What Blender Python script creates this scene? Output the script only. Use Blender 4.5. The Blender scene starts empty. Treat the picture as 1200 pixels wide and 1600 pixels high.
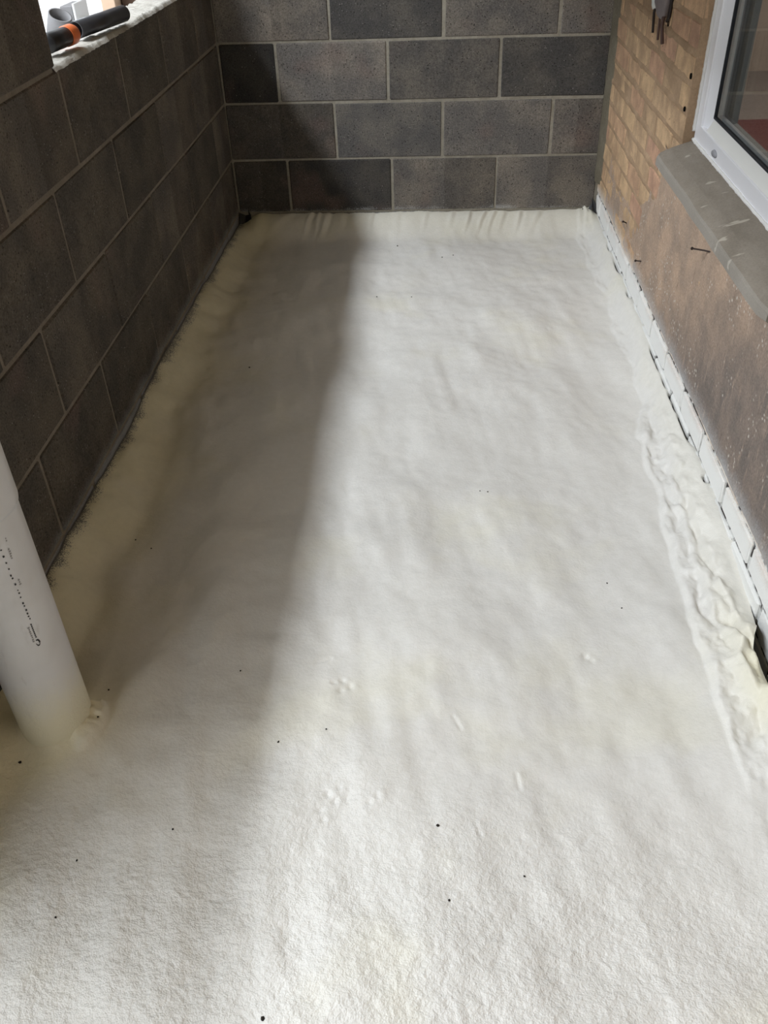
import bpy, bmesh, math, random
import numpy as np
from mathutils import Vector, Matrix, noise as mnoise
random.seed(7)
rng = np.random.default_rng(11)
rp = random.Random(3)
S = bpy.context.scene
COL = S.collection

# ---------------------------------------------------------------- camera
PITCH, ROLL, YAW = 0.6545, -0.0396, -0.0758
F = Vector((math.sin(YAW)*math.cos(PITCH), math.cos(YAW)*math.cos(PITCH), -math.sin(PITCH)))
R = Vector((math.cos(YAW), -math.sin(YAW), 0.0))
U = R.cross(F)
R2 = R*math.cos(ROLL) + U*math.sin(ROLL)
U2 = U*math.cos(ROLL) - R*math.sin(ROLL)
cd = bpy.data.cameras.new('camera')
cam = bpy.data.objects.new('camera', cd)
COL.objects.link(cam)
M = Matrix((( R2.x, U2.x, -F.x, 0.8889), (R2.y, U2.y, -F.y, -3.8579), (R2.z, U2.z, -F.z, 1.2886), (0, 0, 0, 1)))
cam.matrix_world = M
cd.sensor_fit = 'VERTICAL'
cd.sensor_height = 36.0
cd.lens = 1359.31/1600*36.0
cd.clip_start = 0.02
S.camera = cam

# ---------------------------------------------------------------- light
world = bpy.data.worlds.new('overcast_sky')
S.world = world
world.use_nodes = True
bg = world.node_tree.nodes['Background']
bg.inputs['Color'].default_value = (0.93, 0.97, 1.0, 1)
bg.inputs['Strength'].default_value = 1.0

def area(name, loc, target, sx, sy, power, col=(1, 1, 1)):
    l = bpy.data.lights.new(name, 'AREA')
    l.shape = 'RECTANGLE'; l.size = sx; l.size_y = sy; l.energy = power; l.color = col
    o = bpy.data.objects.new(name, l)
    COL.objects.link(o)
    o.location = loc
    d = Vector(target) - Vector(loc)
    z = -d.normalized(); y = Vector((0, 1, 0)); x = y.cross(z).normalized(); y = z.cross(x)
    o.rotation_euler = Matrix((x, y, z)).transposed().to_euler()
    return o
# added area lamps stand in for daylight over the low wall and through the doorway
area('daylight_standin_left', (-1.45, -2.3, 3.25), (0.6, -2.3, 0.0), 0.26, 5.4, 212, (0.915, 0.975, 1.03))
area('daylight_standin_doorway', (-1.0, -5.35, 1.75), (0.45, -2.9, 0.0), 0.7, 1.2, 20, (0.93, 0.98, 1.0))
S.view_settings.view_transform = 'Standard'
S.view_settings.look = 'None'
S.view_settings.gamma = 1.0
S.view_settings.use_curve_mapping = False
S.view_settings.exposure = 0.0

# ---------------------------------------------------------------- helpers
def tag(o, label=None, cat=None, group=None, kind=None):
    if label: o['label'] = label
    if cat: o['category'] = cat
    if group: o['group'] = group
    if kind: o['kind'] = kind
    return o

def link(name, me, m=None, parent=None):
    o = bpy.data.objects.new(name, me)
    COL.objects.link(o)
    if m is not None and me is not None and not me.materials: me.materials.append(m)
    if parent is not None: o.parent = parent
    return o

def empty(name, loc=(0, 0, 0)):
    o = bpy.data.objects.new(name, None)
    COL.objects.link(o); o.location = loc; o.empty_display_size = 0.1
    return o

def mesh_bm(name, bm, smooth=False):
    bmesh.ops.recalc_face_normals(bm, faces=bm.faces[:])
    me = bpy.data.meshes.new(name); bm.to_mesh(me); bm.free()
    if smooth: me.polygons.foreach_set('use_smooth', [True]*len(me.polygons))
    return me

def bm_box(bm, x0, x1, y0, y1, z0, z1, bev=0.0, seg=1):
    r = bmesh.ops.create_cube(bm, size=1.0)
    vs = r['verts']
    for v in vs:
        v.co = Vector((x0+(v.co.x+.5)*(x1-x0), y0+(v.co.y+.5)*(y1-y0), z0+(v.co.z+.5)*(z1-z0)))
    if bev > 0:
        es = list({e for v in vs for e in v.link_edges})
        bmesh.ops.bevel(bm, geom=es, offset=bev, segments=seg, affect='EDGES', profile=0.5)
    return bm

def box(name, x0, x1, y0, y1, z0, z1, m, parent=None, bev=0.0, seg=1):
    bm = bmesh.new(); bm_box(bm, x0, x1, y0, y1, z0, z1, bev, seg)
    return link(name, mesh_bm(name, bm), m, parent)

def boxes(name, lst, m, parent=None, bev=0.0):
    bm = bmesh.new()
    for b in lst: bm_box(bm, *b, bev)
    return link(name, mesh_bm(name, bm), m, parent)

def lathe(bm, prof, n=40, mat=Matrix.Identity(4), closed=False):
    """revolve (r, z) profile about z"""
    rings = []
    for r, z in prof:
        rings.append([bm.verts.new(mat @ Vector((r*math.cos(2*math.pi*i/n), r*math.sin(2*math.pi*i/n), z))) for i in range(n)])
    k = len(rings)
    for a in range(k if closed else k-1):
        A, B = rings[a], rings[(a+1) % k]
        for i in range(n):
            bm.faces.new((A[i], A[(i+1) % n], B[(i+1) % n], B[i]))
    return rings

def tube(bm, pts, rad, n=8, caps=True):
    rings = []
    pts = [Vector(p) for p in pts]
    for i, p in enumerate(pts):
        d = (pts[min(i+1, len(pts)-1)] - pts[max(i-1, 0)]).normalized()
        a = d.orthogonal().normalized() if i == 0 else (rings_a - d*rings_a.dot(d)).normalized()
        rings_a = a
        b = d.cross(a)
        r = rad[i] if isinstance(rad, (list, tuple)) else rad
        rings.append([bm.verts.new(p + (a*math.cos(2*math.pi*k/n) + b*math.sin(2*math.pi*k/n))*r) for k in range(n)])
    for A, B in zip(rings, rings[1:]):
        for k in range(n): bm.faces.new((A[k], A[(k+1) % n], B[(k+1) % n], B[k]))
    if caps: bm.faces.new(rings[0][::-1]); bm.faces.new(rings[-1])

def axis_matrix(p0, p1):
    d = (Vector(p1)-Vector(p0)).normalized()
    a = Vector((0, 0, 1)).cross(d)
    if a.length < 1e-4: a = Vector((1, 0, 0))
    a.normalize(); b = d.cross(a)
    m = Matrix((a, b, d)).transposed().to_4x4(); m.translation = Vector(p0)
    return m

# value noise in numpy ------------------------------------------------
_P = rng.random((257, 257))
_P[256, :] = _P[0, :]; _P[:, 256] = _P[:, 0]
def vn(x, y):
    xi = np.floor(x).astype(int); yi = np.floor(y).astype(int)
    fx = x-xi; fy = y-yi
    fx = fx*fx*fx*(fx*(fx*6-15)+10); fy = fy*fy*fy*(fy*(fy*6-15)+10)
    xi %= 256; yi %= 256
    a = _P[xi, yi]; b = _P[xi+1, yi]; c = _P[xi, yi+1]; d = _P[xi+1, yi+1]
    return (a*(1-fx)+b*fx)*(1-fy)+(c*(1-fx)+d*fx)*fy
def fbm(x, y, oct=4, gain=.5):
    s = 0; a = 1; t = 0
    for o in range(oct):
        s = s + a*vn(x*2**o+17.3*o, y*2**o+9.1*o); t += a; a *= gain
    return s/t
def sst(a, b, x):
    t = np.clip((x-a)/(b-a), 0, 1); return t*t*(3-2*t)

def grid_mesh(name, X, Y, Z, attr=None):
    n, m = X.shape
    co = np.stack([X, Y, Z], -1).reshape(-1, 3).astype(np.float32)
    i = np.arange(n*m).reshape(n, m)
    q = np.stack([i[:-1, :-1], i[:-1, 1:], i[1:, 1:], i[1:, :-1]], -1).reshape(-1, 4)
    me = bpy.data.meshes.new(name)
    me.vertices.add(len(co)); me.vertices.foreach_set('co', co.ravel())
    me.loops.add(q.size); me.loops.foreach_set('vertex_index', q.ravel().astype(np.int32))
    me.polygons.add(len(q)); me.polygons.foreach_set('loop_start', (np.arange(len(q))*4).astype(np.int32))
    me.update(calc_edges=True)
    me.polygons.foreach_set('use_smooth', np.ones(len(q), bool))
    if attr:
        for k, A in attr.items():
            at = me.attributes.new(k, 'FLOAT', 'POINT'); at.data.foreach_set('value', A.reshape(-1).astype(np.float32))
    me.validate()
    return me

# node helpers ----------------------------------------------------------
class NT:
    def __init__(s, name, rough=.8, spec=.3):
        s.m = bpy.data.materials.new(name); s.m.use_nodes = True
        s.t = s.m.node_tree; s.b = s.t.nodes['Principled BSDF']
        s.b.inputs['Roughness'].default_value = rough
        s.b.inputs['Specular IOR Level'].default_value = spec
    def n(s, typ, **kw):
        x = s.t.nodes.new(typ)
        for k, val in kw.items():
            if k in ('operation', 'blend_type', 'data_type', 'feature', 'attribute_name', 'invert', 'noise_dimensions', 'distance', 'clamp'):
                setattr(x, k, val)
            else:
                s.put(x.inputs[k.replace('_', ' ')] if not k.startswith('i') or not k[1:].isdigit() else x.inputs[int(k[1:])], val)
        return x
    def put(s, sock, val):
        if isinstance(val, bpy.types.NodeSocket): s.t.links.new(val, sock)
        elif isinstance(val, (tuple, list)) and len(val) == 3 and sock.type == 'RGBA': sock.default_value = (*val, 1)
        else: sock.default_value = val
    def pos(s): return s.n('ShaderNodeNewGeometry').outputs['Position']
    def obj(s): return s.n('ShaderNodeTexCoord').outputs['Object']
    def rand(s): return s.n('ShaderNodeObjectInfo').outputs['Random']
    def noise(s, vec, scale, detail=4, rough=.55):
        x = s.n('ShaderNodeTexNoise', Scale=scale, Detail=detail, Roughness=rough); s.put(x.inputs['Vector'], vec); return x.outputs['Fac']
    def vor(s, vec, scale, feature='F1'):
        x = s.n('ShaderNodeTexVoronoi', feature=feature, Scale=scale); s.put(x.inputs['Vector'], vec); return x.outputs['Distance']
    def ramp(s, fac, stops):
        x = s.n('ShaderNodeValToRGB'); s.put(x.inputs['Fac'], fac)
        e = x.color_ramp.elements
        while len(e) < len(stops): e.new(.5)
        for el, (p, c) in zip(e, stops):
            el.position = p; el.color = (*c, 1) if isinstance(c, (tuple, list)) else (c, c, c, 1)
        return x.outputs['Color']
    def mix(s, f, a, b, mode='MIX'):
        x = s.n('ShaderNodeMix', data_type='RGBA', blend_type=mode)
        s.put(x.inputs[0], f); s.put(x.inputs[6], a); s.put(x.inputs[7], b); return x.outputs[2]
    def math(s, op, a, b=0.0, c=0.0):
        x = s.n('ShaderNodeMath', operation=op); s.put(x.inputs[0], a); s.put(x.inputs[1], b); s.put(x.inputs[2], c); return x.outputs[0]
    def mr(s, v, a, b, c=0., d=1.):
        x = s.n('ShaderNodeMapRange'); x.interpolation_type = 'SMOOTHSTEP'
        for i, q in enumerate((v, a, b, c, d)): s.put(x.inputs[i], q)
        return x.outputs[0]
    def sep(s, v):
        x = s.n('ShaderNodeSeparateXYZ'); s.put(x.inputs[0], v); return x.outputs
    def bump(s, h, strength=.5, dist=.004, prev=None):
        x = s.n('ShaderNodeBump', Strength=strength, Distance=dist); s.put(x.inputs['Height'], h)
        if prev: s.put(x.inputs['Normal'], prev)
        return x.outputs['Normal']
    def out(s, color=None, normal=None, rough=None):
        if color is not None: s.put(s.b.inputs['Base Color'], color)
        if normal is not None: s.put(s.b.inputs['Normal'], normal)
        if rough is not None: s.put(s.b.inputs['Roughness'], rough)
        return s.m
    def offset(s, vec):     # shift the texture by the object's random number, so pieces that share a mesh differ
        r = s.rand(); v = s.n('ShaderNodeVectorMath', operation='ADD')
        cmb = s.n('ShaderNodeCombineXYZ'); k = s.math('MULTIPLY', r, 37.0)
        for i in range(3): s.put(cmb.inputs[i], k)
        s.put(v.inputs[0], vec); s.put(v.inputs[1], cmb.outputs[0]); return v.outputs[0]

def plain(name, col, rough=.6, spec=.4, metal=0.0, nscale=0, namt=.15):
    k = NT(name, rough, spec)
    k.b.inputs['Metallic'].default_value = metal
    c = col
    if nscale:
        f = k.noise(k.obj(), nscale)
        c = k.mix(f, tuple(q*(1-namt) for q in col), tuple(min(1, q*(1+namt)) for q in col))
    return k.out(c)

FOAM = (.77, .75, .715); FRESH = (.80, .75, .57)
def foam_overspray(k, col, z0, z1, amount=1.0, foam=(.70, .71, .70)):
    """white spray that reached up the wall from the floor"""
    p = k.pos(); z = k.sep(p)[2]
    nn = k.noise(p, 9, 3); n2 = k.noise(p, 260, 2)
    h = k.math('ADD', z, k.math('ADD', k.math('MULTIPLY', k.math('SUBTRACT', nn, .5), .06), k.math('MULTIPLY', k.math('SUBTRACT', n2, .5), .05)))
    f = k.math('MULTIPLY', k.mr(h, z1, z0), amount)
    return k.mix(f, col, foam)

# ---------------------------------------------------------------- materials
def m_block(name, lo, hi, spray=None, axis=0):
    k = NT(name, .92, .2)
    v = k.offset(k.obj()); r = k.rand()
    base = k.ramp(r, [(0, lo), (.45, tuple((a+b)/2 for a, b in zip(lo, hi))), (1, hi)])
    cl = k.noise(v, 7, 4)
    base = k.mix(1.0, base, k.n('ShaderNodeObjectInfo').outputs['Color'], 'MULTIPLY')
    half = k.mr(k.math('ADD', k.sep(k.obj())[0 if axis == 0 else 1], k.math('MULTIPLY', k.math('SUBTRACT', k.noise(v, 40, 2), .5), .02)), -.004, .004)
    base = k.mix(k.math('MULTIPLY', half, k.mr(r, .2, .8)), base, k.mix(1.0, base, (.80, .79, .78), 'MULTIPLY'))
    base = k.mix(k.mr(cl, .35, .7), k.mix(1.0, base, (.78, .78, .80), 'MULTIPLY'), k.mix(1.0, base, (1.22, 1.17, 1.10), 'MULTIPLY'))
    red = k.mr(k.noise(v, 4.3, 2), .58, .75)
    base = k.mix(k.math('MULTIPLY', red, .35), base, (.20, .135, .115))
    g = k.noise(v, 190, 4, .75)
    base = k.mix(.75, base, k.mix(1.0, base, k.ramp(g, [(.25, .25), (.75, 1.75)]), 'MULTIPLY'))
    sc = k.n('ShaderNodeVectorMath', operation='MULTIPLY', i0=v, i1=(1, 1, .4)).outputs[0]
    base = k.mix(k.math('MULTIPLY', k.mr(k.noise(sc, 34, 4, .7), .5, .75), .35), base, k.mix(1.0, base, (1.5, 1.48, 1.45), 'MULTIPLY'))
    pit = k.mr(k.vor(v, 95), .10, .26)
    pm = k.mr(k.noise(v, 33, 2), .46, .56)
    pitm = k.math('MULTIPLY', k.math('SUBTRACT', 1.0, pit), pm)
    base = k.mix(k.math('MULTIPLY', pitm, .85), base, (.012, .011, .010))
    lt = k.math('MULTIPLY', k.mr(k.vor(k.n('ShaderNodeVectorMath', operation='ADD', i0=v, i1=(3.3, 1.7, 5.1)).outputs[0], 80), .16, .09), k.mr(k.noise(v, 13, 2), .5, .6))
    base = k.mix(k.math('MULTIPLY', lt, .6), base, (.42, .39, .36))
    if spray: base = foam_overspray(k, base, *spray)
    h = k.math('SUBTRACT', k.math('MULTIPLY', g, .5), pitm)
    return k.out(base, k.bump(h, .55, .003))

M_block_back = m_block('block_grey_aggregate', (.095, .091, .088), (.25, .228, .208), (-.012, .018, .6))
M_block_left = m_block('block_brown_grey_aggregate', (.085, .076, .064), (.14, .124, .106), (-.03, .045, .75, (.34, .35, .36)), 1)

def m_mortar(name, col, spray=None):
    k = NT(name, .95, .15)
    p = k.pos(); n = k.noise(p, 120, 4, .7); n2 = k.noise(p, 11, 3)
    c = k.mix(n, tuple(q*.62 for q in col), tuple(q*1.25 for q in col))
    c = k.mix(k.mr(n2, .35, .7), k.mix(1., c, (.8, .79, .77), 'MULTIPLY'), c)
    if spray: c = foam_overspray(k, c, *spray)
    return k.out(c, k.bump(n, .7, .004))
M_mortar_grey = m_mortar('mortar_grey', (.40, .37, .31))
M_mortar_left = m_mortar('mortar_left', (.275, .235, .19))
M_mortar_sand = m_mortar('mortar_sand', (.47, .325, .21))
k = NT('mortar_dark_part_sprayed', .95, .15)
p = k.pos(); n = k.noise(p, 26, 4, .6)
c = k.mix(k.mr(n, .44, .56), (.06, .052, .05), (.66, .66, .64))
M_mortar_dark = k.out(c, k.bump(k.noise(p, 120, 3), .7, .004))

k = NT('brick_orange_sand', .9, .2)
v = k.offset(k.obj()); r = k.rand()
c = k.ramp(r, [(0, (.55, .385, .245)), (.4, (.61, .425, .26)), (.7, (.57, .37, .24)), (1, (.54, .335, .235))])
c = k.mix(k.mr(k.noise(v, 16, 4), .3, .75), k.mix(1., c, (.72, .70, .70), 'MULTIPLY'), k.mix(1., c, (1.12, 1.1, 1.06), 'MULTIPLY'))
c = k.mix(k.math('MULTIPLY', k.mr(k.noise(v, 7, 3), .5, .75), .5), c, (.40, .275, .17))
g = k.noise(v, 240, 3, .7)
c = k.mix(.5, c, k.mix(1., c, k.ramp(g, [(.25, .6), (.75, 1.35)]), 'MULTIPLY'))
c = k.mix(k.math('MULTIPLY', k.mr(k.vor(v, 45), .14, .07), k.mr(k.noise(v, 9, 2), .52, .6)), c, (.05, .03, .02))
c = foam_overspray(k, c, .035, .135, .97, (.82, .82, .80))
M_brick = k.out(c, k.bump(g, .5, .003))

k = NT('smeared_mortar_render', .95, .15)
p = k.pos(); sp = k.sep(p)
n1 = k.noise(p, 9, 5); g = k.noise(p, 170, 4, .75)
st = k.n('ShaderNodeVectorMath', operation='MULTIPLY', i0=p, i1=(1, 2.2, .55)).outputs[0]
n3 = k.noise(st, 26, 5, .65)
c = k.mix(k.mr(k.math('SUBTRACT', sp[1], k.math('MULTIPLY', sp[2], -2.2)), -1.55, -.75), (.245, .207, .180), (.46, .35, .265))      # greyer cement nearer the door, sandy at the far end
c = k.mix(k.mr(n1, .3, .7), k.mix(1., c, (.80, .80, .82), 'MULTIPLY'), k.mix(1., c, (1.15, 1.08, 1.04), 'MULTIPLY'))
c = k.mix(k.math('MULTIPLY', k.mr(n3, .52, .72), .55), c, (.49, .37, .29))
ck = k.n('ShaderNodeVectorMath', operation='MULTIPLY', i0=p, i1=(1, 1, .12)).outputs[0]
c = k.mix(k.math('MULTIPLY', k.mr(k.noise(ck, 48, 3), .66, .73), .6), c, (.13, .085, .06))
c = k.mix(.55, c, k.mix(1., c, k.ramp(g, [(.25, .5), (.75, 1.5)]), 'MULTIPLY'))
wh = k.math('MULTIPLY', k.mr(k.vor(p, 70), .33, .16), k.mr(k.noise(p, 8, 4, .65), .50, .58))
c = k.mix(k.math('MULTIPLY', wh, .75), c, (.68, .62, .55))
c = foam_overspray(k, c, .055, .15, .8, (.62, .62, .63))
M_smear = k.out(c, k.bump(k.math('ADD', g, n3), .8, .006))

k = NT('spray_foam_cream', .45, .4)
p = k.pos(); sp = k.sep(p)
fresh = k.n('ShaderNodeAttribute', attribute_name='fresh').outputs['Fac']
c = k.mix(fresh, FOAM, FRESH)
c = k.mix(k.math('MULTIPLY', k.mr(k.noise(p, 3.1, 3), .52, .72), .35), c, (.78, .74, .58))
c = k.mix(k.mr(k.noise(p, 60, 3), .3, .7), k.mix(1., c, (.96, .96, .955), 'MULTIPLY'), c)
dk = k.n('ShaderNodeAttribute', attribute_name='bare_and_gaps').outputs['Fac']
sg = k.noise(p, 330, 2, .6)
c = k.mix(k.mr(k.math('ADD', dk, k.math('MULTIPLY', k.math('SUBTRACT', sg, .5), 1.3)), .38, .72), c, (.15, .148, .148))
c = k.mix(k.n('ShaderNodeAttribute', attribute_name='void').outputs['Fac'], c, (.03, .028, .027))  # darkness of the gaps by the brickwork put into the colour
rg = k.n('ShaderNodeAttribute', attribute_name='rough_skin').outputs['Fac']
b1 = k.noise(p, 150, 2, .5); b2 = k.noise(p, 380, 2, .5)
hh = k.math('ADD', b1, k.math('MULTIPLY', b2, .45))
x = k.n('ShaderNodeBump', Distance=.0065); k.put(x.inputs['Strength'], rg); k.put(x.inputs['Height'], hh)
M_foam = k.out(c, x.outputs['Normal'])

k = NT('sill_concrete', .85, .25)
p = k.pos()
st = k.n('ShaderNodeVectorMath', operation='MULTIPLY', i0=p, i1=(3, 1.2, 1)).outputs[0]
c = k.ramp(k.noise(st, 6, 5, .6), [(.3, (.215, .185, .15)), (.7, (.30, .262, .22))])
g = k.noise(p, 220, 3, .7)
c = k.mix(.35, c, k.mix(1., c, k.ramp(g, [(.25, .6), (.75, 1.4)]), 'MULTIPLY'))
s2 = k.n('ShaderNodeVectorMath', operation='MULTIPLY', i0=p, i1=(.35, 1.0, 1)).outputs[0]
c = k.mix(k.math('MULTIPLY', k.mr(k.noise(s2, 30, 2), .66, .72), .75), c, (.50, .45, .38))
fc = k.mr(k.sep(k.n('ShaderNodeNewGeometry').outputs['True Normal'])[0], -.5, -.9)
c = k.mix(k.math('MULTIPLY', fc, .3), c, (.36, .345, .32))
M_sill = k.out(c, k.bump(g, .3, .002))

k = NT('pvc_pipe_grey_white', .35, .45)
p = k.pos(); z = k.sep(p)[2]
c = k.mix(k.mr(k.noise(p, 7, 3), .45, .75), (.66, .655, .655), (.58, .57, .56))
sm = k.mr(k.noise(k.n('ShaderNodeVectorMath', operation='MULTIPLY', i0=p, i1=(1, 1, .35)).outputs[0], 42, 3), .62, .75)
c = k.mix(k.math('MULTIPLY', sm, .3), c, (.36, .33, .30))
nz = k.math('ADD', z, k.math('MULTIPLY', k.math('SUBTRACT', k.noise(p, 30, 3), .5), .06))
ff = k.mr(nz, .15, .0)
c = k.mix(ff, c, (.74, .70, .53))
M_pipe = k.out(c, k.bump(k.math('MULTIPLY', k.noise(p, 150, 3), ff), .5, .004), k.math('ADD', .35, k.math('MULTIPLY', ff, .4)))

M_upvc = plain('white_upvc', (.90, .90, .94), .25, .5, nscale=6, namt=.03)
M_bead = plain('white_upvc_bead', (.88, .875, .85), .3, .5, nscale=9, namt=.04)
M_gasket = plain('black_rubber_gasket', (.02, .021, .027), .6, .3)
M_spacer = plain('aluminium_spacer', (.42, .42, .44), .4, .5)
M_sealant = plain('white_sealant', (.78, .77, .75), .6, .3, nscale=60, namt=.08)
M_slot = plain('grey_vent_slot', (.34, .34, .37), .5, .4)
M_black = plain('black_plastic', (.018, .018, .02), .35, .5)
M_darkpipe = plain('dark_grey_plastic', (.040, .040, .046), .32, .5, nscale=12, namt=.2)
M_orange = plain('orange_plastic', (.72, .17, .05), .4, .5, nscale=30, namt=.1)
M_dpm = plain('black_polythene', (.012, .012, .014), .4, .4)
M_hole = plain('painted_hole_dark', (.01, .009, .008), .95, .05)  # black plugs; the darkness inside the drill holes is painted
M_ceiling = plain('ceiling_warm_bounce', (.50, .40, .21), .9, .2, nscale=3, namt=.15)  # unseen ceiling; colour chosen to throw warm bounce into the shade
M_conc = plain('dark_concrete', (.10, .095, .09), .95, .1, nscale=8, namt=.3)
M_ground = plain('pale_concrete_yard', (.62, .61, .59), .9, .2, nscale=4, namt=.08)
M_white = plain('white_board', (.80, .80, .80), .6, .3, nscale=5, namt=.03)
M_steel = plain('galvanised_steel', (.45, .45, .46), .45, .5, metal=.7)
M_greyface = plain('grey_panel', (.22, .215, .22), .6, .3, nscale=20, namt=.1)
M_card = plain('brown_cardboard', (.66, .48, .35), .85, .2, nscale=20, namt=.08)
M_timber = plain('dark_brown_timber', (.085, .05, .032), .7, .3, nscale=15, namt=.3)
M_nail = plain('dark_rusty_nail', (.03, .017, .013), .6, .4)
M_print = plain('black_print', (.03, .03, .03), .6, .3)
M_smudge = plain('grey_print_faded', (.30, .29, .28), .6, .3)
M_sheath = plain('grey_cable_sheath', (.20, .17, .17), .6, .3, nscale=40, namt=.2)
M_foamlump = plain('pale_foam_lump', (.72, .74, .72), .6, .3, nscale=60, namt=.1)
M_wire_dk = plain('black_wire', (.022, .014, .012), .5, .4)
M_wire_br = plain('brown_wire', (.10, .06, .05), .6, .3)
M_redsofa = plain('dark_red_fabric', (.125, .030, .028), .9, .15, nscale=60, namt=.15)
M_inwall = plain('interior_plaster', (.38, .29, .24), .9, .2, nscale=2, namt=.05)
M_incarpet = plain('interior_carpet', (.24, .19, .17), .95, .1, nscale=90, namt=.2)
M_grit = plain('dark_grit', (.02, .016, .013), .8, .2)

k = NT('window_glass')
t = k.t; t.nodes.remove(k.b)
fr = t.nodes.new('ShaderNodeFresnel'); fr.inputs['IOR'].default_value = 1.5
tr = t.nodes.new('ShaderNodeBsdfTransparent'); tr.inputs['Color'].default_value = (.86, .88, .87, 1)
gl = t.nodes.new('ShaderNodeBsdfGlossy'); gl.inputs['Roughness'].default_value = .01
ms = t.nodes.new('ShaderNodeMixShader')
gb = t.nodes.new('ShaderNodeNewGeometry'); mm = t.nodes.new('ShaderNodeMath'); mm.operation = 'SUBTRACT'; mm.inputs[0].default_value = 1
m2 = t.nodes.new('ShaderNodeMath'); m2.operation = 'MULTIPLY'      # back faces of a pane only let light through
t.links.new(gb.outputs['Backfacing'], mm.inputs[1]); t.links.new(mm.outputs[0], m2.inputs[0]); t.links.new(fr.outputs[0], m2.inputs[1])
t.links.new(m2.outputs[0], ms.inputs[0]); t.links.new(tr.outputs[0], ms.inputs[1]); t.links.new(gl.outputs[0], ms.inputs[2])
t.links.new(ms.outputs[0], t.nodes['Material Output'].inputs['Surface'])
M_glass = k.m

# ---------------------------------------------------------------- setting
W = 1.57
TOP = 2.4

# -- masonry pieces: a few meshes each, shared between alike pieces
_cache = {}
def piece_mesh(kind, dims, variant, m, bev, jit):
    key = (kind, tuple(round(d, 3) for d in dims), variant)
    if key in _cache: return _cache[key]
    rr = random.Random(str(key))
    bm = bmesh.new()
    bm_box(bm, -dims[0]/2, dims[0]/2, -dims[1]/2, dims[1]/2, -dims[2]/2, dims[2]/2, bev*rr.uniform(.8, 1.4))
    for vv in bm.verts:
        vv.co += Vector((rr.uniform(-jit, jit), rr.uniform(-jit, jit), rr.uniform(-jit, jit)))
    me = mesh_bm(kind, bm); me.materials.append(m)
    _cache[key] = me
    return me

def add_piece(kind, parent, cx, cy, cz, dims, m, bev, jit, nvar=4, rot=0.0):
    me = piece_mesh(kind, dims, random.randrange(nvar), m, bev, jit)
    o = link(kind, me, None, parent)
    o.location = (cx, cy, cz)
    if rot: o.rotation_euler = (random.uniform(-rot, rot), random.uniform(-rot, rot), random.uniform(-rot, rot))
    return o

BL, BH, J, CH = .44, .217, .008, .225
# back wall: mortar bed with blocks standing 3 mm proud of it
wall_back = boxes('wall_back', [(-.11, W+.11, .0035, .105, -.20, TOP)], M_mortar_grey)
tag(wall_back, kind='structure')
TONE_SHADE = [(.42, .54, .82, .90), (.55, 1.35, 1.28, .84), (.50, 1.22, .88, .90), (1.0, .94, 1.02, 1.08)]  # block tones, with the shadow at the left corner put into the colour
offs = [.238, .454, .232, .455, .235, .456, .233, .455, .236, .454]
for c_i in range(10):
    z0 = c_i*CH + J/2; z1 = (c_i+1)*CH - J/2
    js = [offs[c_i] + .45*i for i in range(-1, 5)]
    js = [0.0] + [q for q in js if .03 < q < W-.03] + [W+.0]
    for a, b in zip(js, js[1:]):
        x0 = a + (J/2 if a > 0 else .004); x1 = b - (J/2 if b < W else .012)
        o = add_piece('block', wall_back, (x0+x1)/2, .05+random.uniform(-.001, .001), (z0+z1)/2+random.uniform(-.001, .001),
                      (round(x1-x0, 2), .1, BH), M_block_back, .004, .0012)
        t_ = TONE_SHADE[c_i][min(js.index(a), len(TONE_SHADE[c_i])-1)] if c_i < 4 else random.uniform(.7, 1.1)
        o.color = (t_, t_, t_*.985, 1)
dh = bmesh.new()
lathe(dh, [(0.0001, -.012), (.009, -.012), (.0115, .0), (.0135, .0006), (.0135, -.02), (.0001, -.02)], 14, Matrix.Translation((.421, .0, .359)) @ Matrix.Rotation(math.radians(90), 4, 'X'))
link('drill_hole', mesh_bm('drill_hole', dh), M_hole, wall_back)

# left wall: low block wall with openings above it, one pier between them
YE = -3.32
wall_left = boxes('wall_left', [(-.1065, -.0035, YE+.004, .1, -.20, .893), (-.1065, -.0035, -2.10, -1.685, .893, 2.1),
                                (-.1065, -.0035, -.30, .1, .893, 2.1)], M_mortar_left)
tag(wall_left, kind='structure')
lj = [[-.03-.45*i for i in range(9)],
      [-.255, -.71, -1.165, -1.63, -2.098, -2.55, -3.0, -3.45],
      [-.05-.45*i for i in range(9)],
      [-.308, -.758, -1.208, -1.658, -2.10, -2.55, -3.0, -3.45]]
for c_i in range(4):
    z0 = c_i*CH + J/2; z1 = (c_i+1)*CH - J/2
    js = [0.0] + [q for q in lj[c_i] if YE+.05 < q < -.02] + [YE]
    for a, b in zip(js, js[1:]):
        y1 = a - (J/2 if a < 0 else .002); y0 = b + J/2
        add_piece('block', wall_left, -.055+random.uniform(-.001, .001), (y0+y1)/2, (z0+z1)/2, (.11, round(y1-y0, 2), BH), M_block_left, .004, .0012)
for c_i in range(4, 9):
    z0 = c_i*CH + J/2; z1 = (c_i+1)*CH - J/2
    add_piece('block', wall_left, -.055, -1.8925, (z0+z1)/2, (.11, .435, BH), M_block_left, .004, .0012)
    add_piece('block', wall_left, -.055, -.155, (z0+z1)/2, (.11, .30, BH), M_block_left, .004, .0012)
for c_i in (-1,):
    js = [0, -.26, -.71, -1.16, -1.61, -2.06, -2.51, -2.96, YE]
    for a, b in zip(js, js[1:]):
        add_piece('block', wall_left, -.056, (a+b)/2, -.1125, (.11, round(a-b-.01, 2), BH), M_block_left, .004, .0012)
lintel = box('trim_1', -.11, 0.0, -5.5, .1, 2.1, TOP, M_mortar_left); tag(lintel, kind='structure')

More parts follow.
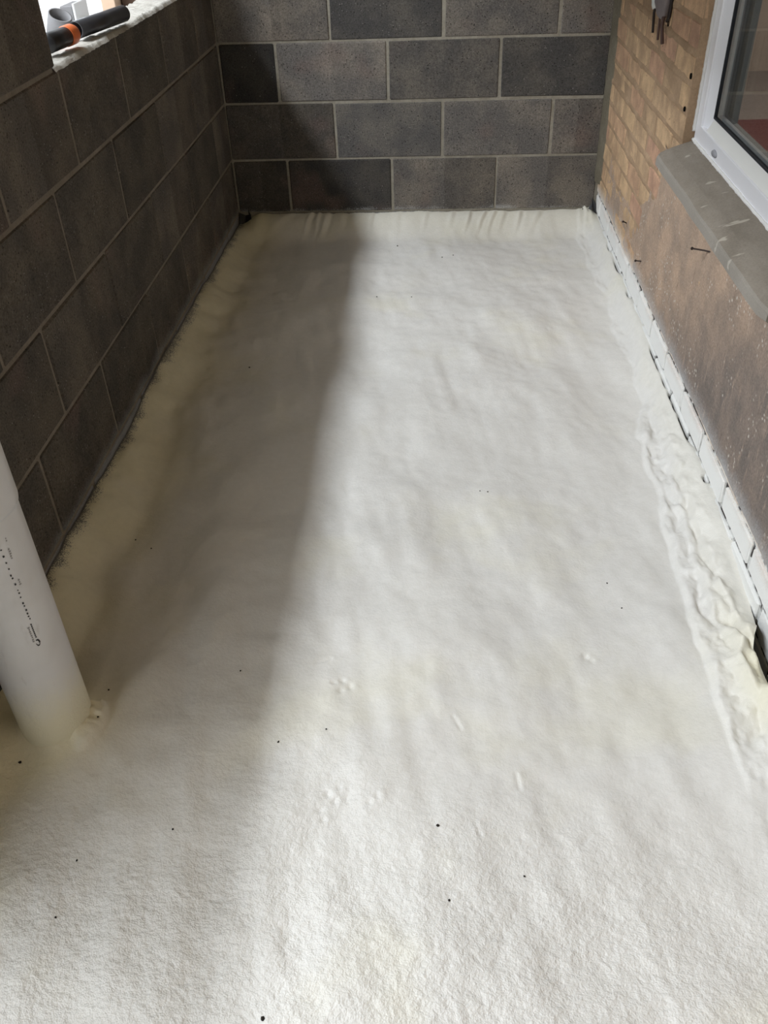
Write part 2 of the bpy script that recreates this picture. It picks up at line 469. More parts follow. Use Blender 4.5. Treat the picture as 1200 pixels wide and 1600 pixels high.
# rough pale mortar dressing the two openings' ledges
def ledge(y0, y1, name):
    ny = int((y1-y0)/.006); nx = 26
    yy = np.linspace(y0, y1, ny); uu = np.linspace(0, 1, nx)
    Yg, Ug = np.meshgrid(yy, uu, indexing='ij')
    xi = .003 + .012*(fbm(Yg*60, Yg*0+3.3, 3)-.45)          # ragged inner edge
    X = -.112*(1-Ug) + xi*Ug
    Z = .9035 + .008*(fbm(X*40, Yg*40, 4)-.5) + .003*(fbm(X*170, Yg*170, 2)-.5)
    edge = sst(.93, 1.0, Ug); Z = Z*(1-edge) + .893*edge
    o = link(name, grid_mesh(name, X, Yg, Z), M_ledge, wall_left)
    return o
M_ledge = m_mortar('ledge_mortar_pale', (.60, .575, .53))
ledge(-1.684, -.302, 'ledge_mortar')
ledge(YE+.01, -2.104, 'ledge_mortar')

# right wall: old brickwork of the house
wall_right = boxes('wall_right', [(W+.0015, W+.105, -1.249, .1, .09, TOP), (W+.0015, W+.105, -5.5, -1.235, .09, .53), (W+.0015, W+.105, -5.5, -3.0, .53, TOP),
                                  (W+.0015, W+.105, -3.0, -1.235, 1.78, TOP)], M_mortar_sand)
tag(wall_right, kind='structure')
box('mortar_bed', W+.006, W+.10, -5.5, .1, -.20, .09, M_mortar_dark, wall_right)
BRK = .215
for c_i in range(-2, 18):
    z0 = -.005 + .075*c_i + .005; z1 = z0 + .065
    off = -1.25 if c_i % 2 == 0 else -1.1375
    ymin = -1.25 if z1 > .53 else -3.0
    js = [off + .225*i for i in range(-9, 7)]
    js = sorted([q for q in js if ymin+.02 < q < -.03] + [ymin, -.004], reverse=True)
    for a, b in zip(js, js[1:]):
        jg = .0065 if z0 < .08 else .005
        y1 = a - jg; y0 = b + jg
        if y1-y0 < .03: continue
        dx = random.uniform(-.002, .0015)
        add_piece('brick', wall_right, W+.05+dx, (y0+y1)/2, (z0+z1)/2+random.uniform(-.0015, .0015), (.1, round(y1-y0, 2), .065), M_brick, .004, .0018, 6, .006)
# brickwork further up is out of the picture: plain slab above; smear of old render low down
ny, nz = 520, 100
yy = np.linspace(-3.0, -.02, ny); zz = np.linspace(.080, .545, nz)
Yg, Zg = np.meshgrid(yy, zz, indexing='ij')
cover = .55*sst(.36, .20, Zg + .10*(fbm(Yg*5, Zg*5, 3)-.5)*2) + sst(-.75, -1.25, Yg+.25*(fbm(Yg*4+50, Zg*4, 3)-.5)*2)
cover = np.clip(cover, 0, 1)*sst(.078, .092, Zg)
H = -.006 + .0125*cover + .006*(fbm(Yg*14, Zg*14, 4)-.5) + .003*(fbm(Yg*60, Zg*60, 3)-.5)
H = H - .02*sst(-.25, -.05, Yg) - .012*sst(.092, .08, Zg)
for q in np.arange(-2.9, -.3, .225):                      # creases where the upright joints of the bricks show through
    for (za, zb_, dy) in ((.145, .21, 0), (.295, .36, .1125 if q < -1 else 0)):
        yq = q + dy + rp.uniform(-.02, .02)
        H = H - .0035*np.exp(-((Yg-yq-.01*(fbm(Zg*30, Zg*0+q, 2)-.5))/.0035)**2)*sst(za-.03, za, Zg)*sst(zb_+.03, zb_, Zg)
o = link('mortar_smear', grid_mesh('mortar_smear', W-H, Yg, Zg), M_smear, wall_right)
yy = np.linspace(-1.247, -.05, 300); zz = np.linspace(.30, 1.32, 260)
Yu, Zu = np.meshgrid(yy, zz, indexing='ij')
jd = np.abs(((Zu+.005)/.075) - np.round((Zu+.005)/.075))*.075          # distance to the nearest bed joint
Hu = -.0065 + .0075*sst(.020, .004, jd) + .012*(fbm(Yu*9, Zu*9, 4)-.52) + .003*(fbm(Yu*50, Zu*50, 3)-.5)
Hu = Hu - .02*sst(-1.19, -1.24, Yu)
link('joint_smear', grid_mesh('joint_smear', W-Hu, Yu, Zu), M_mortar_sand, wall_right)
# grey fillet of mortar where the block wall meets the brickwork
yy = np.linspace(-.105, .0, 16); zz = np.linspace(.12, 1.4, 160)
Yg, Zg = np.meshgrid(yy, zz, indexing='ij')
wv = -.055 - .03*fbm(Zg*9, Zg*0+2, 3)
X = W - .003 - .014*sst(0, .06, (Yg-wv)) + .014*sst(.012, -.012, Yg-wv) + .004*(fbm(Yg*40, Zg*40, 3)-.5)
M_fillet = m_mortar('mortar_olive', (.20, .175, .13))
link('mortar_fillet', grid_mesh('mortar_fillet', X, Yg, Zg), M_fillet, wall_right)
for (y, z, r) in [(-1.232, .764, .007), (-1.222, .679, .006), (-.88, .838, .007)]:
    dh = bmesh.new()
    lathe(dh, [(0.0001, -.006), (r*.7, -.006), (r, .0), (r*1.1, .0008), (r*1.1, -.02), (.0001, -.02)], 10, Matrix.Translation((W-.002, y, z)) @ Matrix.Rotation(math.radians(-90), 4, 'Y'))
    link('drill_hole', mesh_bm('drill_hole', dh), M_hole, wall_right)

wall_front_blocker = box('wall_front_blocker', -.11, W+.11, -5.6, -5.5, -.30, TOP, M_mortar_left); tag(wall_front_blocker, kind='structure')  # unseen end wall, added to keep sky light from the open front
ceiling = box('ceiling', -.2, W+.11, -5.5, .11, TOP, TOP+.12, M_ceiling); tag(ceiling, kind='structure')

# ---------------------------------------------------------------- floor: sprayed foam
def rows():
    y = [0.0]
    while y[-1] > -5.4:
        q = y[-1]
        y.append(q - (.0075 if q > -1.2 else .0052 if q > -2.3 else .0034 if q > -3.45 else .03))
    return np.array(y)
ys = rows(); us = np.linspace(0, 1, 420)
Yg, Ug = np.meshgrid(ys, us, indexing='ij')
hole = np.exp(-((Yg+2.60)/.075)**2)*.045 + np.exp(-((Yg+2.47)/.05)**2)*.008
xl = .001 + .028*sst(-2.52, -2.60, Yg)*(1-sst(-2.72, -2.9, Yg))
xr = W + .006 - hole
X = xl + (xr-xl)*Ug; Y = Yg.copy()
n_big = fbm(X*3.2, Y*3.2, 2)-.5; n_mid = fbm(X*9, Y*9+5, 3)-.5; n_fine = fbm(X*30, Y*30, 3)-.5
streak = fbm(X*7+Y*1.2, Y*1.9, 3)-.5
Z = -.072 + .034*n_big + .024*streak + .013*n_mid + .0012*n_fine
# left cove
cl = sst(.13, .0, X + .03*(fbm(Y*6, X*0+1, 3)-.5)*2)
Z += cl*.055 + .006*cl*(fbm(X*25, Y*25, 3)-.5)
# back cove with gathered pleats
bw = sst(-.17, .0, Y + .02*(fbm(X*7, X*0+8, 3)-.5)*2)
pl = np.zeros_like(X)
for (x0, w, a, sl) in [(.335, .010, .9, .25), (.37, .008, .6, .2), (.41, .012, .8, .3), (.47, .016, .5, .2), (.24, .02, .35, .9), (.6, .008, .3, .1), (.95, .012, .4, .25), (1.03, .009, .5, .3),
                       (1.10, .008, .7, .35), (1.14, .008, .6, .3), (1.25, .01, .55, .35), (1.33, .012, .5, .4), (1.18, .01, .4, .3), (.72, .012, .25, .1), (.84, .01, .25, .2)]:
    d = X - (x0 + sl*Y + .02*(fbm(Y*12, X*0+x0*9, 2)-.5))
    pl += a*(np.exp(-(d/w)**2) - .8*np.exp(-((d-1.7*w)/w)**2))
zwall = -.004 + .006*(fbm(X*9, X*0+4, 3)-.5)*2 - .035*sst(.10, .0, X)
Z = Z*(1-bw) + zwall*bw + .012*pl*bw*sst(.012, -.03, Y)
# right ridge, laid down in overlapping lobes
def lobe(xc, wob, sc, seed, width, step):
    e = xc + wob*2*(fbm(Y*sc, Y*0+seed, 4)-.5) + .010*(fbm(Y*sc*4, X*20+seed, 2)-.5)
    return step*sst(0, width, X-e) , X-e
near = sst(-1.2, -2.0, Y)
r1, d1 = lobe(1.505-.055*near, .05, 3.4, 3.1, .012, 1.0)
r2, d2 = lobe(1.525-.04*near, .03, 5.0, 6.7, .011, 1.0)
r3, d3 = lobe(1.545-.03*near, .022, 6.5, 9.9, .012, 1.0)
fade = 1 - sst(-2.75, -3.0, Y)*.6
Z += fade*(.012*r1*(.5+.5*near)*(1-.8*sst(-2.68, -2.95, Y)) + .013*r2 + .016*r3)
puff = sst(0, .025, d1)
wx = X + .05*(fbm(X*8, Y*8, 2)-.5); wy = Y + .08*(fbm(X*7+40, Y*7, 2)-.5)
fold = np.abs(fbm(wx*24+3, wy*7, 2)-.5)*2                       # overlapping folds with sharp creases between them
Z += fade*puff*(.012*(.6-np.exp(-(fold/.30)**2))*(.45+.55*near) + .016*(fbm(X*34, Y*18, 3)-.5) + .010*near*(fbm(X*60, Y*55, 3)-.45))*sst(1.572, 1.54, X)
rw = sst(1.50, 1.572, X)
ztop = -.012 - .03*sst(-2.15, -2.45, Y)
Z = Z*(1-rw**1.5) + (ztop + .006*(fbm(Y*14, X*0+2, 3)-.5))*rw**1.5
# curl round the void by the brickwork
dx = X-1.545; dy = Y+2.64
rr_ = np.sqrt((dx/.055)**2 + (dy/.10)**2)
Z += .022*np.exp(-((rr_-.9)/.28)**2) - .030*np.exp(-(((X-1.552)/.02)**2 + ((Y+2.655)/.05)**2))
# pipe collar
pr = np.sqrt((X-.158)**2 + (Y+2.80)**2)
ang = np.arctan2(Y+2.80, X-.158)
Z += .026*np.exp(-np.clip(pr-.066, 0, 1)/.026)
fl = sst(.096, .088, pr)*sst(-.9, -.6, ang)*sst(.75, .5, ang)*(.6+.8*fbm(ang*6, pr*50, 2))
Z += .016*fl
# footprints, dents, scratches
for (dxp, dyp) in [(.71, -2.942), (.693, -2.978), (.686, -2.962), (.697, -2.929), (.732, -2.934), (.716, -2.915), (.773, -2.946), (.787, -2.933), (.682, -2.664), (.698, -2.657), (.716, -2.672), (.698, -2.685), (1.203, -2.577), (1.214, -2.588), (.97, -.40), (1.27, -1.05)]:
    w_ = rp.uniform(.55, 1.15); q = (X-dxp)**2 + ((Y-dyp)*rp.uniform(.7, 1.3))**2
    Z += rp.uniform(.5, 1.0)*(-.0052*np.exp(-q/(.0065*w_)**2) + .0020*np.exp(-((X-dxp-.008)**2+(Y-dyp)**2)/.009**2))
for (a, b) in [((1.039, -2.874), (1.043, -2.902)), ((.963, -2.982), (.969, -3.003)), ((1.144, -3.007), (1.157, -2.994)), ((.924, -2.744), (.939, -2.771)), ((.64, -2.608), (.669, -2.595))]:
    ax, ay = a; bx, by = b; L2 = (bx-ax)**2+(by-ay)**2
    t = np.clip(((X-ax)*(bx-ax)+(Y-ay)*(by-ay))/L2, 0, 1)
    q = (X-ax-t*(bx-ax))**2 + (Y-ay-t*(by-ay))**2
    Z += -.0022*np.exp(-q/.0034**2) + .0012*np.exp(-((X-ax-t*(bx-ax)-.006)**2 + (Y-ay-t*(by-ay))**2)/.004**2)
# orange-peel skin, coarser by the door
amp = .22 + .78*sst(-2.75, -3.15, Y + .25*(fbm(X*3, Y*3, 2)-.5) + .15*(X-.6))
Z += amp*(.0024*(fbm(X*70, Y*70, 2)-.5) + .0026*(fbm(X*125+9, Y*125, 2)-.5))*sst(-2.2, -2.9, Y)
fresh = np.clip(sst(.24, .04, X + .05*(fbm(Y*6, X*6, 4)-.5)*2) + .35*sst(-.22, -.04, Y) + .15*sst(0, .03, d2)*fade + .9*np.exp(-np.clip(pr-.07, 0, 1)/.05) + .8*np.exp(-(((X-1.54)/.06)**2 + ((Y+2.67)/.12)**2)), 0, 1)
gap = sum(np.exp(-((Y-c_)/w_)**2) for c_, w_ in ((-1.33, .03), (-1.40, .05), (-1.52, .035), (-1.60, .02), (-1.66, .03), (-1.74, .03), (-1.79, .05), (-2.02, .012), (-.43, .03), (-.62, .05), (-.88, .02)))
gap = np.clip(gap, 0, 1)*sst(W-.0075, W-.003, X)
Z -= .02*gap
bare_and_gaps = np.clip(.62*sst(.055, .0, X + .02*(fbm(Y*22, X*0, 3)-.5)*2) + .5*sst(.006, .0, X) + gap + .8*sst(-.012, -.002, Y + .006*(fbm(X*40, Y*0, 2)-.5))*sst(1.2, .7, X), 0, 1)  # uncoated edge, plus painted dark in the gaps and the back crack
floor = link('floor', grid_mesh('floor', X, Y, Z, {'fresh': fresh, 'bare_and_gaps': bare_and_gaps, 'rough_skin': .08 + .40*amp, 'void': np.clip(gap, 0, 1)}), M_foam)
tag(floor, kind='structure')
def floor_z(x, y):
    return float(Z.reshape(-1)[np.argmin(((X-x)**2 + (Y-y)**2).reshape(-1))])
box('concrete_slab', -.10, W+.10, -5.5, .1, -.32, -.145, M_conc, floor)

# ---------------------------------------------------------------- window
window = empty('window_1', (1.60, -2.13, .61)); tag(window, kind='structure')
WX, WY0, WY1, WZ0, WZ1 = 1.60, -3.0, -1.252, .608, 1.75
def wpart(name, lst, m, bev=.003, parent=window):
    bm = bmesh.new()
    for b in lst: bm_box(bm, *b, bev, 2)
    o = link(name, mesh_bm(name, bm), m)
    o.parent = parent
    o.matrix_parent_inverse = Matrix.Translation(-Vector((1.60, -2.13, .61)))
    return o
FW = .045
wpart('outer_frame', [(WX, WX+.06, WY1-FW-.006, WY1, WZ0, WZ1), (WX, WX+.06, WY0, WY1-FW, WZ0, WZ0+FW), (WX, WX+.06, WY0, WY0+FW, WZ0+FW, WZ1), (WX, WX+.06, WY0, WY1, WZ1-FW, WZ1)], M_upvc)
def sloped_bar(name, p, m, parent=window):
    bm = bmesh.new()
    # p: list of 8 corners as two quads
    vs = [bm.verts.new(q) for q in p]
    for f in ((0, 1, 2, 3), (7, 6, 5, 4), (0, 4, 5, 1), (1, 5, 6, 2), (2, 6, 7, 3), (3, 7, 4, 0)): bm.faces.new([vs[i] for i in f])
    bmesh.ops.bevel(bm, geom=bm.edges[:], offset=.0015, segments=1, affect='EDGES')
    o = link(name, mesh_bm(name, bm), m); o.parent = parent
    o.matrix_parent_inverse = Matrix.Translation(-Vector((1.60, -2.13, .61)))
    return o
zb0, zb1 = WZ0+FW-.002, WZ0+FW+.030
yb0, yb1 = WY1-FW+.002, WY1-FW-.052
sloped_bar('glazing_bead', [(WX+.003, yb1, zb0), (WX+.04, yb1, zb0), (WX+.04, yb1, zb1), (WX+.020, yb1, zb1),
                            (WX+.003, WY0+FW, zb0), (WX+.04, WY0+FW, zb0), (WX+.04, WY0+FW, zb1), (WX+.020, WY0+FW, zb1)], M_bead)
sloped_bar('glazing_bead', [(WX+.003, yb0, zb0), (WX+.04, yb0, zb0), (WX+.04, yb1, zb0), (WX+.020, yb1, zb0),
                            (WX+.003, yb0, WZ1-FW), (WX+.04, yb0, WZ1-FW), (WX+.04, yb1, WZ1-FW), (WX+.020, yb1, WZ1-FW)], M_upvc)
wpart('gasket', [(WX+.016, WX+.030, yb1-.006, yb1, zb1, WZ1-FW), (WX+.016, WX+.030, WY0+FW, yb1, zb1, zb1+.006)], M_gasket, .001)
wpart('spacer_bar', [(WX+.0245, WX+.034, yb1-.024, yb1-.002, zb1+.001, WZ1-FW)], M_spacer, .001)
wpart('spacer_bar', [(WX+.0245, WX+.034, WY0+FW, yb1-.024, zb1+.001, zb1+.014)], M_slot, .001)
wpart('glass_pane', [(WX+.020, WX+.024, WY0+FW, yb1-.001, zb1, WZ1-FW)], M_glass, 0)
wpart('glass_pane', [(WX+.035, WX+.039, WY0+FW, yb1-.001, zb1, WZ1-FW)], M_glass, 0)
# inner frame behind the glass, seen through it
wpart('inner_frame', [(WX+.061, WX+.08, WY1-FW-.06, WY1, WZ0, WZ1), (WX+.061, WX+.08, WY0, WY1, WZ0, WZ0+FW+.02)], M_greyface)
bm = bmesh.new()
lathe(bm, [(.0001, .004), (.010, .004), (.013, 0), (.013, -.004), (.0001, -.004)], 16, Matrix.Translation((WX-.001, -1.475, WZ0+.020)) @ Matrix.Rotation(math.radians(-90), 4, 'Y') @ Matrix.Scale(1.7, 4, (0, 1, 0)) @ Matrix.Scale(.7, 4, (1, 0, 0)))
o = link('drain_cover', mesh_bm('drain_cover', bm, True), M_slot); o.parent = window
o.matrix_parent_inverse = Matrix.Translation(-Vector((1.60, -2.13, .61)))
# lumpy sealant down the jamb and along the sill
bm = bmesh.new()
pts = [(WX-.002, WY1+.001+.004*(mnoise.noise(Vector((0, 0, z*60)))), z) for z in np.arange(WZ0+.02, 1.4, .006)]
tube(bm, pts, [.005+.0035*abs(mnoise.noise(Vector((3, 1, p[2]*90)))) for p in pts], 6)
pts = [(WX-.001, y, WZ0-.002+.003*mnoise.noise(Vector((0, y*25, 2)))) for y in np.arange(WY1, -2.4, -.008)]
tube(bm, pts, [.005+.004*abs(mnoise.noise(Vector((3, p[1]*40, 7)))) for p in pts], 6)
o = link('sealant', mesh_bm('sealant', bm, True), M_sealant); o.parent = window
o.matrix_parent_inverse = Matrix.Translation(-Vector((1.60, -2.13, .61)))

# stone sills under the window
def sill(y0, y1):
    prof = [(1.70, .535), (1.70, .612), (1.60, .606), (1.535, .588), (1.512, .578), (1.504, .574), (1.500, .568), (1.499, .558), (1.499, .548), (1.503, .545), (1.515, .544)]
    n = max(3, int(abs(y1-y0)/.03))
    bm = bmesh.new(); rings = []
    for i in range(n+1):
        y = y1 + (y0-y1)*i/n
        e = .010 if i in (0, n) else 0
        r = []
        for (x, z) in prof:
            wv = .0025*mnoise.noise(Vector((x*20, y*9, z*20)))
            xx = x + wv + (e if x < 1.55 else 0); zz_ = z + (.002*mnoise.noise(Vector((y*7, x*9, 1))) - (e*.4 if z > .55 else 0))
            r.append(bm.verts.new((xx, y, zz_)))
        rings.append(r)
    k_ = len(prof)
    for a, b in zip(rings, rings[1:]):
        for j in range(k_): bm.faces.new((a[j], a[(j+1) % k_], b[(j+1) % k_], b[j]))
    bm.faces.new(rings[0]); bm.faces.new(rings[-1][::-1])
    o = link('sill_stone', mesh_bm('sill_stone', bm, False), M_sill); o.parent = window
    o.matrix_parent_inverse = Matrix.Translation(-Vector((1.60, -2.13, .61)))
sill(-2.295, -1.247); sill(-3.0, -2.315)

# ---------------------------------------------------------------- soil pipe
PX, PY = .158, -2.80
pipe = empty('soil_pipe', (PX, PY, -.07))
tag(pipe, 'pale grey upright soil pipe rising from the foam beside the left wall', 'pipe')
def on_pipe(name, bm, m, smooth=True):
    o = link(name, mesh_bm(name, bm, smooth), m); o.parent = pipe
    o.matrix_parent_inverse = Matrix.Translation(-Vector((PX, PY, -.07))); return o
bm = bmesh.new()
T = Matrix.Translation((PX, PY, 0))
lathe(bm, [(.060, -.10), (.0672, -.10), (.067, -.02), (.067, .2), (.067, .47), (.067, 1.0), (.067, TOP-.002), (.060, TOP-.002)], 64, T, True)
on_pipe('pipe_body', bm, M_pipe)
bm = bmesh.new()
lathe(bm, [(.0668, .478), (.0690, .478), (.0705, .486), (.0705, .60), (.0690, .61), (.0668, .61)], 64, T, True)
on_pipe('socket_collar', bm, M_pipe)
bm = bmesh.new()
def patch(a0, a1, z0, z1, r=.0676):
    n = max(1, int(abs(a1-a0)/4)); prev = None
    for i in range(n+1):
        a = math.radians(a0+(a1-a0)*i/n)
        q = [bm.verts.new((PX+r*math.cos(a), PY+r*math.sin(a), z)) for z in (z0, z1)]
        if prev: bm.faces.new((prev[0], q[0], q[1], prev[1]))
        prev = q
rp = random.Random(3)
z = .43
while z > .275:                                        # worn dotted line of print running down the pipe
    h = rp.choice([.0022, .003, .004]); a = -43 + (.43-z)*18 + rp.uniform(-.4, .4)
    patch(a-rp.uniform(.8, 1.6), a+rp.uniform(.5, 1.4), z-h, z); z -= h + rp.choice([.003, .004, .006, .010])
z = .266
while z > .233:
    patch(-42.3, -40.6, z-.0032, z); z -= .0042
for i in range(14):                                    # hook-shaped mark
    t0 = math.radians(100-270*i/13); t1 = math.radians(100-270*(i+1)/13)
    ca, cz_ = -41.6, .2215
    w = 2.0 if i < 6 else .8
    aa = ca + 2.6*math.cos(t0); zz_ = cz_ + .0065*math.sin(t0)
    patch(aa-w*.6, aa+w*.6, zz_-.0012, zz_+.0012)
o = on_pipe('printed_line', bm, M_print, False); o['kind'] = 'stuff'
bm = bmesh.new()
for (a, zt, n) in [(-31.5, .446, 2), (-33, .425, 5), (-35, .362, 3), (-46.5, .262, 8)]:
    for i in range(n):
        patch(a-1.2+rp.uniform(-.5, .5), a+1.2+rp.uniform(-.5, .5), zt-.0046*i-.0028, zt-.0046*i)
o = on_pipe('faded_print', bm, M_smudge, False); o['kind'] = 'stuff'

# ---------------------------------------------------------------- things on the ledge and outside it
def part(name, bm, m, parent, smooth=True):
    o = link(name, mesh_bm(name, bm, smooth), m); o.parent = parent
    o.matrix_parent_inverse = Matrix.Translation(-parent.location); return o
LZ = .910
def hollow(bm, p0, p1, r, wall, n=28):
    m_ = axis_matrix(p0, p1); L = (Vector(p1)-Vector(p0)).length
    lathe(bm, [(r-wall, 0), (r, 0), (r, L), (r-wall, L)], n, m_, True)
p0, p1 = Vector((-.052, -1.355, LZ+.021)), Vector((-.006, -1.085, LZ+.021))
t = empty('waste_pipe', (-.04, -1.25, LZ)); tag(t, 'dark grey plastic pipe offcut lying along the sunlit ledge of the left wall', 'pipe')
bm = bmesh.new(); hollow(bm, p0, p1, .021, .003); part('pipe_body', bm, M_darkpipe, t)
t = empty('cartridge', (-.05, -1.52, LZ)); tag(t, 'short black tube with an orange end cap on the ledge, nearest the pier', 'tube')
q0, q1 = Vector((-.050, -1.565, LZ+.024)), Vector((-.034, -1.425, LZ+.024))
bm = bmesh.new(); m_ = axis_matrix(q0, q1)
lathe(bm, [(.0001, 0), (.020, 0), (.022, .002), (.022, .1), (.0001, .1)], 28, m_); part('tube_body', bm, M_black, t)
bm = bmesh.new(); lathe(bm, [(.0001, .095), (.0225, .095), (.0235, .098), (.0235, .130), (.021, .138), (.010, .141), (.0001, .141)], 28, m_); part('end_cap', bm, M_orange, t)

# bench outside the opening carrying the other things
BZ = .80
t = empty('trestle_bench', (-.75, .1, -.28)); tag(t, 'white-topped trestle bench standing outside the left opening', 'bench')
bm = bmesh.new(); bm_box(bm, -1.35, -.16, -1.5, 1.7, BZ-.03, BZ, .003); part('bench_top', bm, M_white, t, False)
for (x, y) in ((-.25, -1.3), (-1.25, -1.3), (-.25, 1.5), (-1.25, 1.5)):
    bm = bmesh.new(); bm_box(bm, x-.03, x+.03, y-.03, y+.03, -.28, BZ-.03, .004); part('leg', bm, M_timber, t, False)
t = empty('pipe_coupling', (-.32, -.79, BZ)); tag(t, 'black round pipe coupling tilted open side up, outside the ledge behind the orange-capped tube', 'coupling')
bm = bmesh.new(); hollow(bm, (-.33, -.78, BZ+.030), (-.30, -.80, BZ+.095), .036, .005, 32); part('coupling_body', bm, M_greyface, t)
bm = bmesh.new(); m_ = axis_matrix((-.33, -.78, BZ+.030), (-.30, -.80, BZ+.095)); lathe(bm, [(.030, .004), (.0001, .006)], 32, m_); part('coupling_floor', bm, M_black, t)
t = empty('white_edged_box', (-.45, -.27, BZ)); tag(t, 'small open box with grey front and white edges outside the ledge beyond the dark pipe', 'box')
bm = bmesh.new(); bm_box(bm, -.475, -.43, -.34, -.20, BZ, BZ+.062, .002); part('box_body', bm, M_greyface, t, False)
bm = bmesh.new(); bm_box(bm, -.429, -.421, -.34, -.20, BZ, BZ+.070, .002); part('edge_panel', bm, M_white, t, False)
bm = bmesh.new(); bm_box(bm, -.475, -.421, -.352, -.341, BZ, BZ+.010, .002); part('edge_strip', bm, M_white, t, False)
t = empty('cardboard_box', (-.40, .13, BZ)); tag(t, 'plain brown cardboard box standing outside the ledge between grey box and timber post', 'box')
bm = bmesh.new(); bm_box(bm, -.425, -.372, -.03, .30, BZ, BZ+.30, .002); part('box_body', bm, M_card, t, False)
bm = bmesh.new(); bm_box(bm, -.427, -.370, .132, .138, BZ+.05, BZ+.302, 0); part('tape', bm, M_mortar_sand, t, False)
t = empty('timber_post', (-.28, .08, BZ)); tag(t, 'dark brown timber post upright outside the ledge at the top of the opening', 'post')
bm = bmesh.new(); bm_box(bm, -.368, -.20, .04, .12, BZ, 1.9, .004); part('post_body', bm, M_timber, t, False)

# ---------------------------------------------------------------- things on the right wall
t = empty('cable_stub', (W, -.80, .86)); tag(t, 'grey cable lump with loose dark wires hanging on the brick wall beside the window', 'cable')
bm = bmesh.new()
bmesh.ops.create_icosphere(bm, subdivisions=3, radius=1.0)
for vv in bm.verts:
    c_ = vv.co
    s_ = 1 + .12*mnoise.noise(c_*2.2)
    tp = 1.0 if c_.z > 0 else 1.0 + .25*c_.z
    vv.co = Vector((W-.012+c_.x*.026*s_, -.835+c_.y*.062*s_*tp, .905+c_.z*.062*s_))
part('sheath', bm, M_sheath, t)
bm = bmesh.new()
bmesh.ops.create_icosphere(bm, subdivisions=3, radius=1.0)
for vv in bm.verts:
    c_ = vv.co; s_ = 1 + .3*mnoise.noise(c_*2.6+Vector((4, 0, 0)))
    vv.co = Vector((W-.010+c_.x*.022*s_, -.735+c_.y*.034*s_, .915+c_.z*.06*s_))
part('foam_blob', bm, M_foamlump, t)
for (pts, r, m_) in [([(W-.012, -.725, .88), (W-.014, -.72, .845), (W-.010, -.722, .79)], .0042, M_wire_dk),
                     ([(W-.012, -.80, .87), (W-.014, -.815, .83), (W-.012, -.815, .785)], .0038, M_wire_br),
                     ([(W-.012, -.86, .87), (W-.016, -.865, .83), (W-.012, -.885, .785)], .0055, M_wire_br),
                     ([(W-.008, -.895, .97), (W-.006, -.905, .91), (W-.006, -.898, .858), (W-.008, -.885, .846)], .0055, M_wire_dk)]:
    bm = bmesh.new(); tube(bm, pts, r, 8); part('wire', bm, m_, t)
for (a, b, lab) in [((1.574, -1.728, .462), (1.535, -1.655, .447), 'bent dark nail sticking out of the smeared brickwork just under the window sill'),
                    ((1.574, -.675, .168), (1.553, -.700, .184), 'small dark nail in the brick wall, the one nearest the back corner'),
                    ((1.574, -1.02, .16), (1.552, -.985, .151), 'small dark nail low in the brick wall, halfway between back corner and sill')]:
    t = empty('nail', a); tag(t, lab, 'nail', 'nails left in the brick wall')
    a_, b_ = Vector(a), Vector(b)
    bm = bmesh.new(); tube(bm, [a_, (a_+b_)/2+Vector((0, 0, .001)), b_], .0021, 8); part('shank', bm, M_nail, t)
    bm = bmesh.new(); d_ = (b_-a_).normalized(); tube(bm, [b_-d_*.001, b_+d_*.002], .0038, 10); part('head', bm, M_nail, t)

# ---------------------------------------------------------------- scraps of damp proof membrane in the back corners
def scrap(name, loc, quads, label):
    t = empty(name, loc); tag(t, label, 'membrane')
    bm = bmesh.new()
    for strip in quads:
        prev = None
        for (p, q) in strip:
            c2 = (bm.verts.new(p), bm.verts.new(q))
            if prev: bm.faces.new((prev[0], prev[1], c2[1], c2[0]))
            prev = c2
    me = mesh_bm(name, bm); o = link('torn_flap', me, M_dpm); o.parent = t; o.matrix_parent_inverse = Matrix.Translation(-Vector(loc))
    md = o.modifiers.new('thick', 'SOLIDIFY'); md.thickness = .0016
scrap('membrane_scrap', (.04, -.02, -.04), [[((.002, -.004, .004), (.002, -.03, -.035)), ((.03, -.006, -.008), (.028, -.03, -.045)), ((.055, -.008, -.004), (.058, -.04, -.05))],
      [((.045, -.01, .02), (.048, -.012, -.04)), ((.055, -.012, -.005), (.060, -.05, -.052))]], 'black torn plastic membrane scrap in the dark back left corner of the foam')
scrap('membrane_scrap', (1.54, -.02, -.02), [[((1.515, -.006, .004), (1.512, -.045, -.035)), ((1.528, -.012, -.006), (1.530, -.05, -.04)), ((1.536, -.015, -.004), (1.545, -.05, -.028)), ((1.556, -.010, .03), (1.553, -.02, .005))],
      [((1.553, -.008, .045), (1.556, -.03, .0)), ((1.566, -.03, .03), (1.568, -.055, -.005))]], 'black torn plastic membrane scrap in the back right corner by the brick wall')

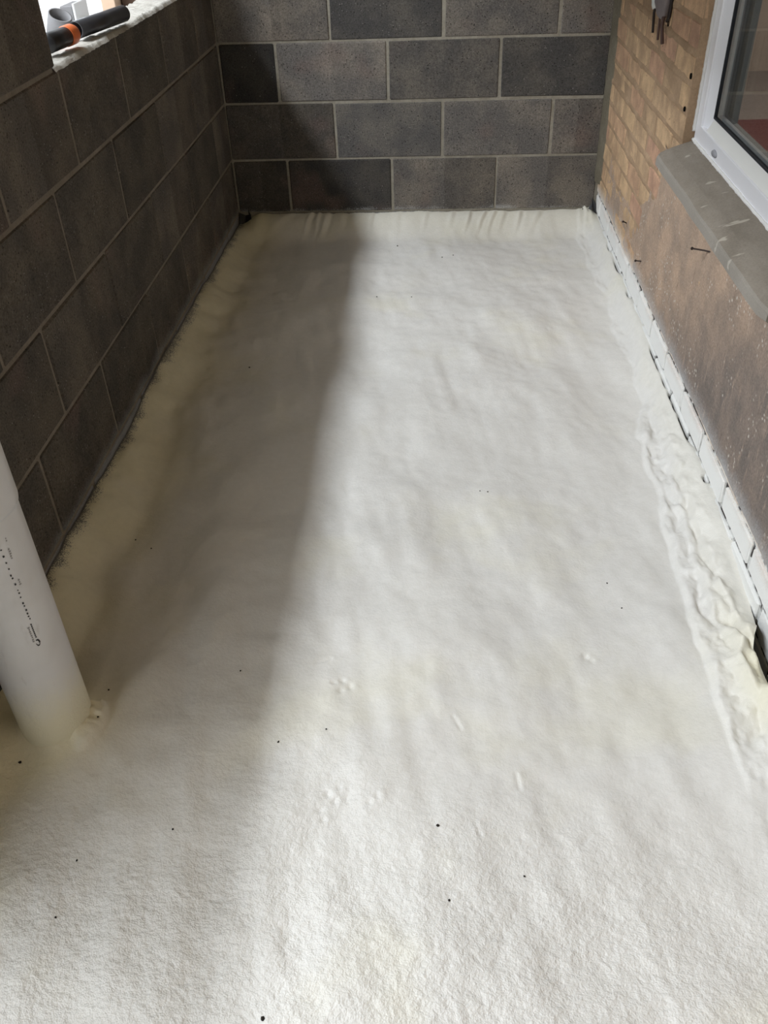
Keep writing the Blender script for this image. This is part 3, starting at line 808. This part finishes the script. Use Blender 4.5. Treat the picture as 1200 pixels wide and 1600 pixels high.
# ---------------------------------------------------------------- grit on the foam
bm = bmesh.new()
pts = [(.59, -2.82), (.895, -2.988), (.679, -2.789), (.483, -2.639), (.431, -3.009), (.277, -3.069), (.277, -3.17), (.639, -3.31), (.113, -2.889), (1.039, -3.07), (.914, -3.119), (.139, -2.212), (.188, -2.246), (.27, -1.317), (.951, -.362), (.906, -.375), (.79, -.761), (.659, -.764), (.715, -.218), (1.282, -2.347), (1.302, -2.429), (1.023, -2.007), (1.003, -2.001), (.227, -2.709), (.24, -2.80)]
big = {1: 1.5, 7: 1.7, 8: 1.6, 0: 1.2}
for i, (x, y) in enumerate(pts):
    s_ = .0019*big.get(i, 1.0) if y < -1.5 else .0028
    r = bmesh.ops.create_icosphere(bm, subdivisions=1, radius=s_)
    zf = floor_z(x, y)
    for vv in r['verts']:
        vv.co = Vector((vv.co.x*rp.uniform(.7, 1.4)+x, vv.co.y*rp.uniform(.7, 1.6)+y, vv.co.z*.7+zf+.0008))
grit = link('grit_specks', mesh_bm('grit_specks', bm), M_grit)
tag(grit, 'scattered dark grit specks lying on the cream foam floor', 'grit', kind='stuff')

# ---------------------------------------------------------------- outside ground and the room behind the window
ground = box('ground', -16, -.11, -9, 22, -.33, -.28, M_ground); tag(ground, kind='structure')
rug = box('rug', W+.80, 4.2, -2.5, 1.31, .02, .034, M_redsofa, None, .004); tag(rug, 'dark red rug on the floor of the room seen through the window glass', 'rug')
room_lamp = empty('added_room_lamp', (3.0, .2, 2.4)); tag(room_lamp, 'added round ceiling lamp, out of view, brightening the room behind the window', 'lamp')
bm = bmesh.new(); lathe(bm, [(.0001, 0), (.14, -.005), (.15, -.03), (.13, -.07), (.0001, -.085)], 32, Matrix.Translation((3.0, .2, 2.4))); part('shade', bm, M_white, room_lamp)
la = bpy.data.lights.new('added_room_lamp_light', 'POINT'); la.energy = 120; la.color = (1.0, .93, .86); la.shadow_soft_size = .14  # point lamp added to brighten the room seen through the glass
lo_ = bpy.data.objects.new('added_room_lamp_light', la); COL.objects.link(lo_); lo_.location = (3.0, .2, 2.15)
inn = boxes('wall_inside', [(W+.105, 4.6, 2.6, 2.7, 0, 2.4), (4.5, 4.6, -4.3, 2.7, 0, 2.4)], M_inwall); tag(inn, kind='structure')
inf = box('floor_inside', W+.106, 4.6, -4.3, 2.7, -.06, .02, M_incarpet); tag(inf, kind='structure')
inc = box('ceiling_inside', W+.106, 4.6, -3.0, 2.7, 2.4, 2.5, M_inwall); tag(inc, kind='structure')
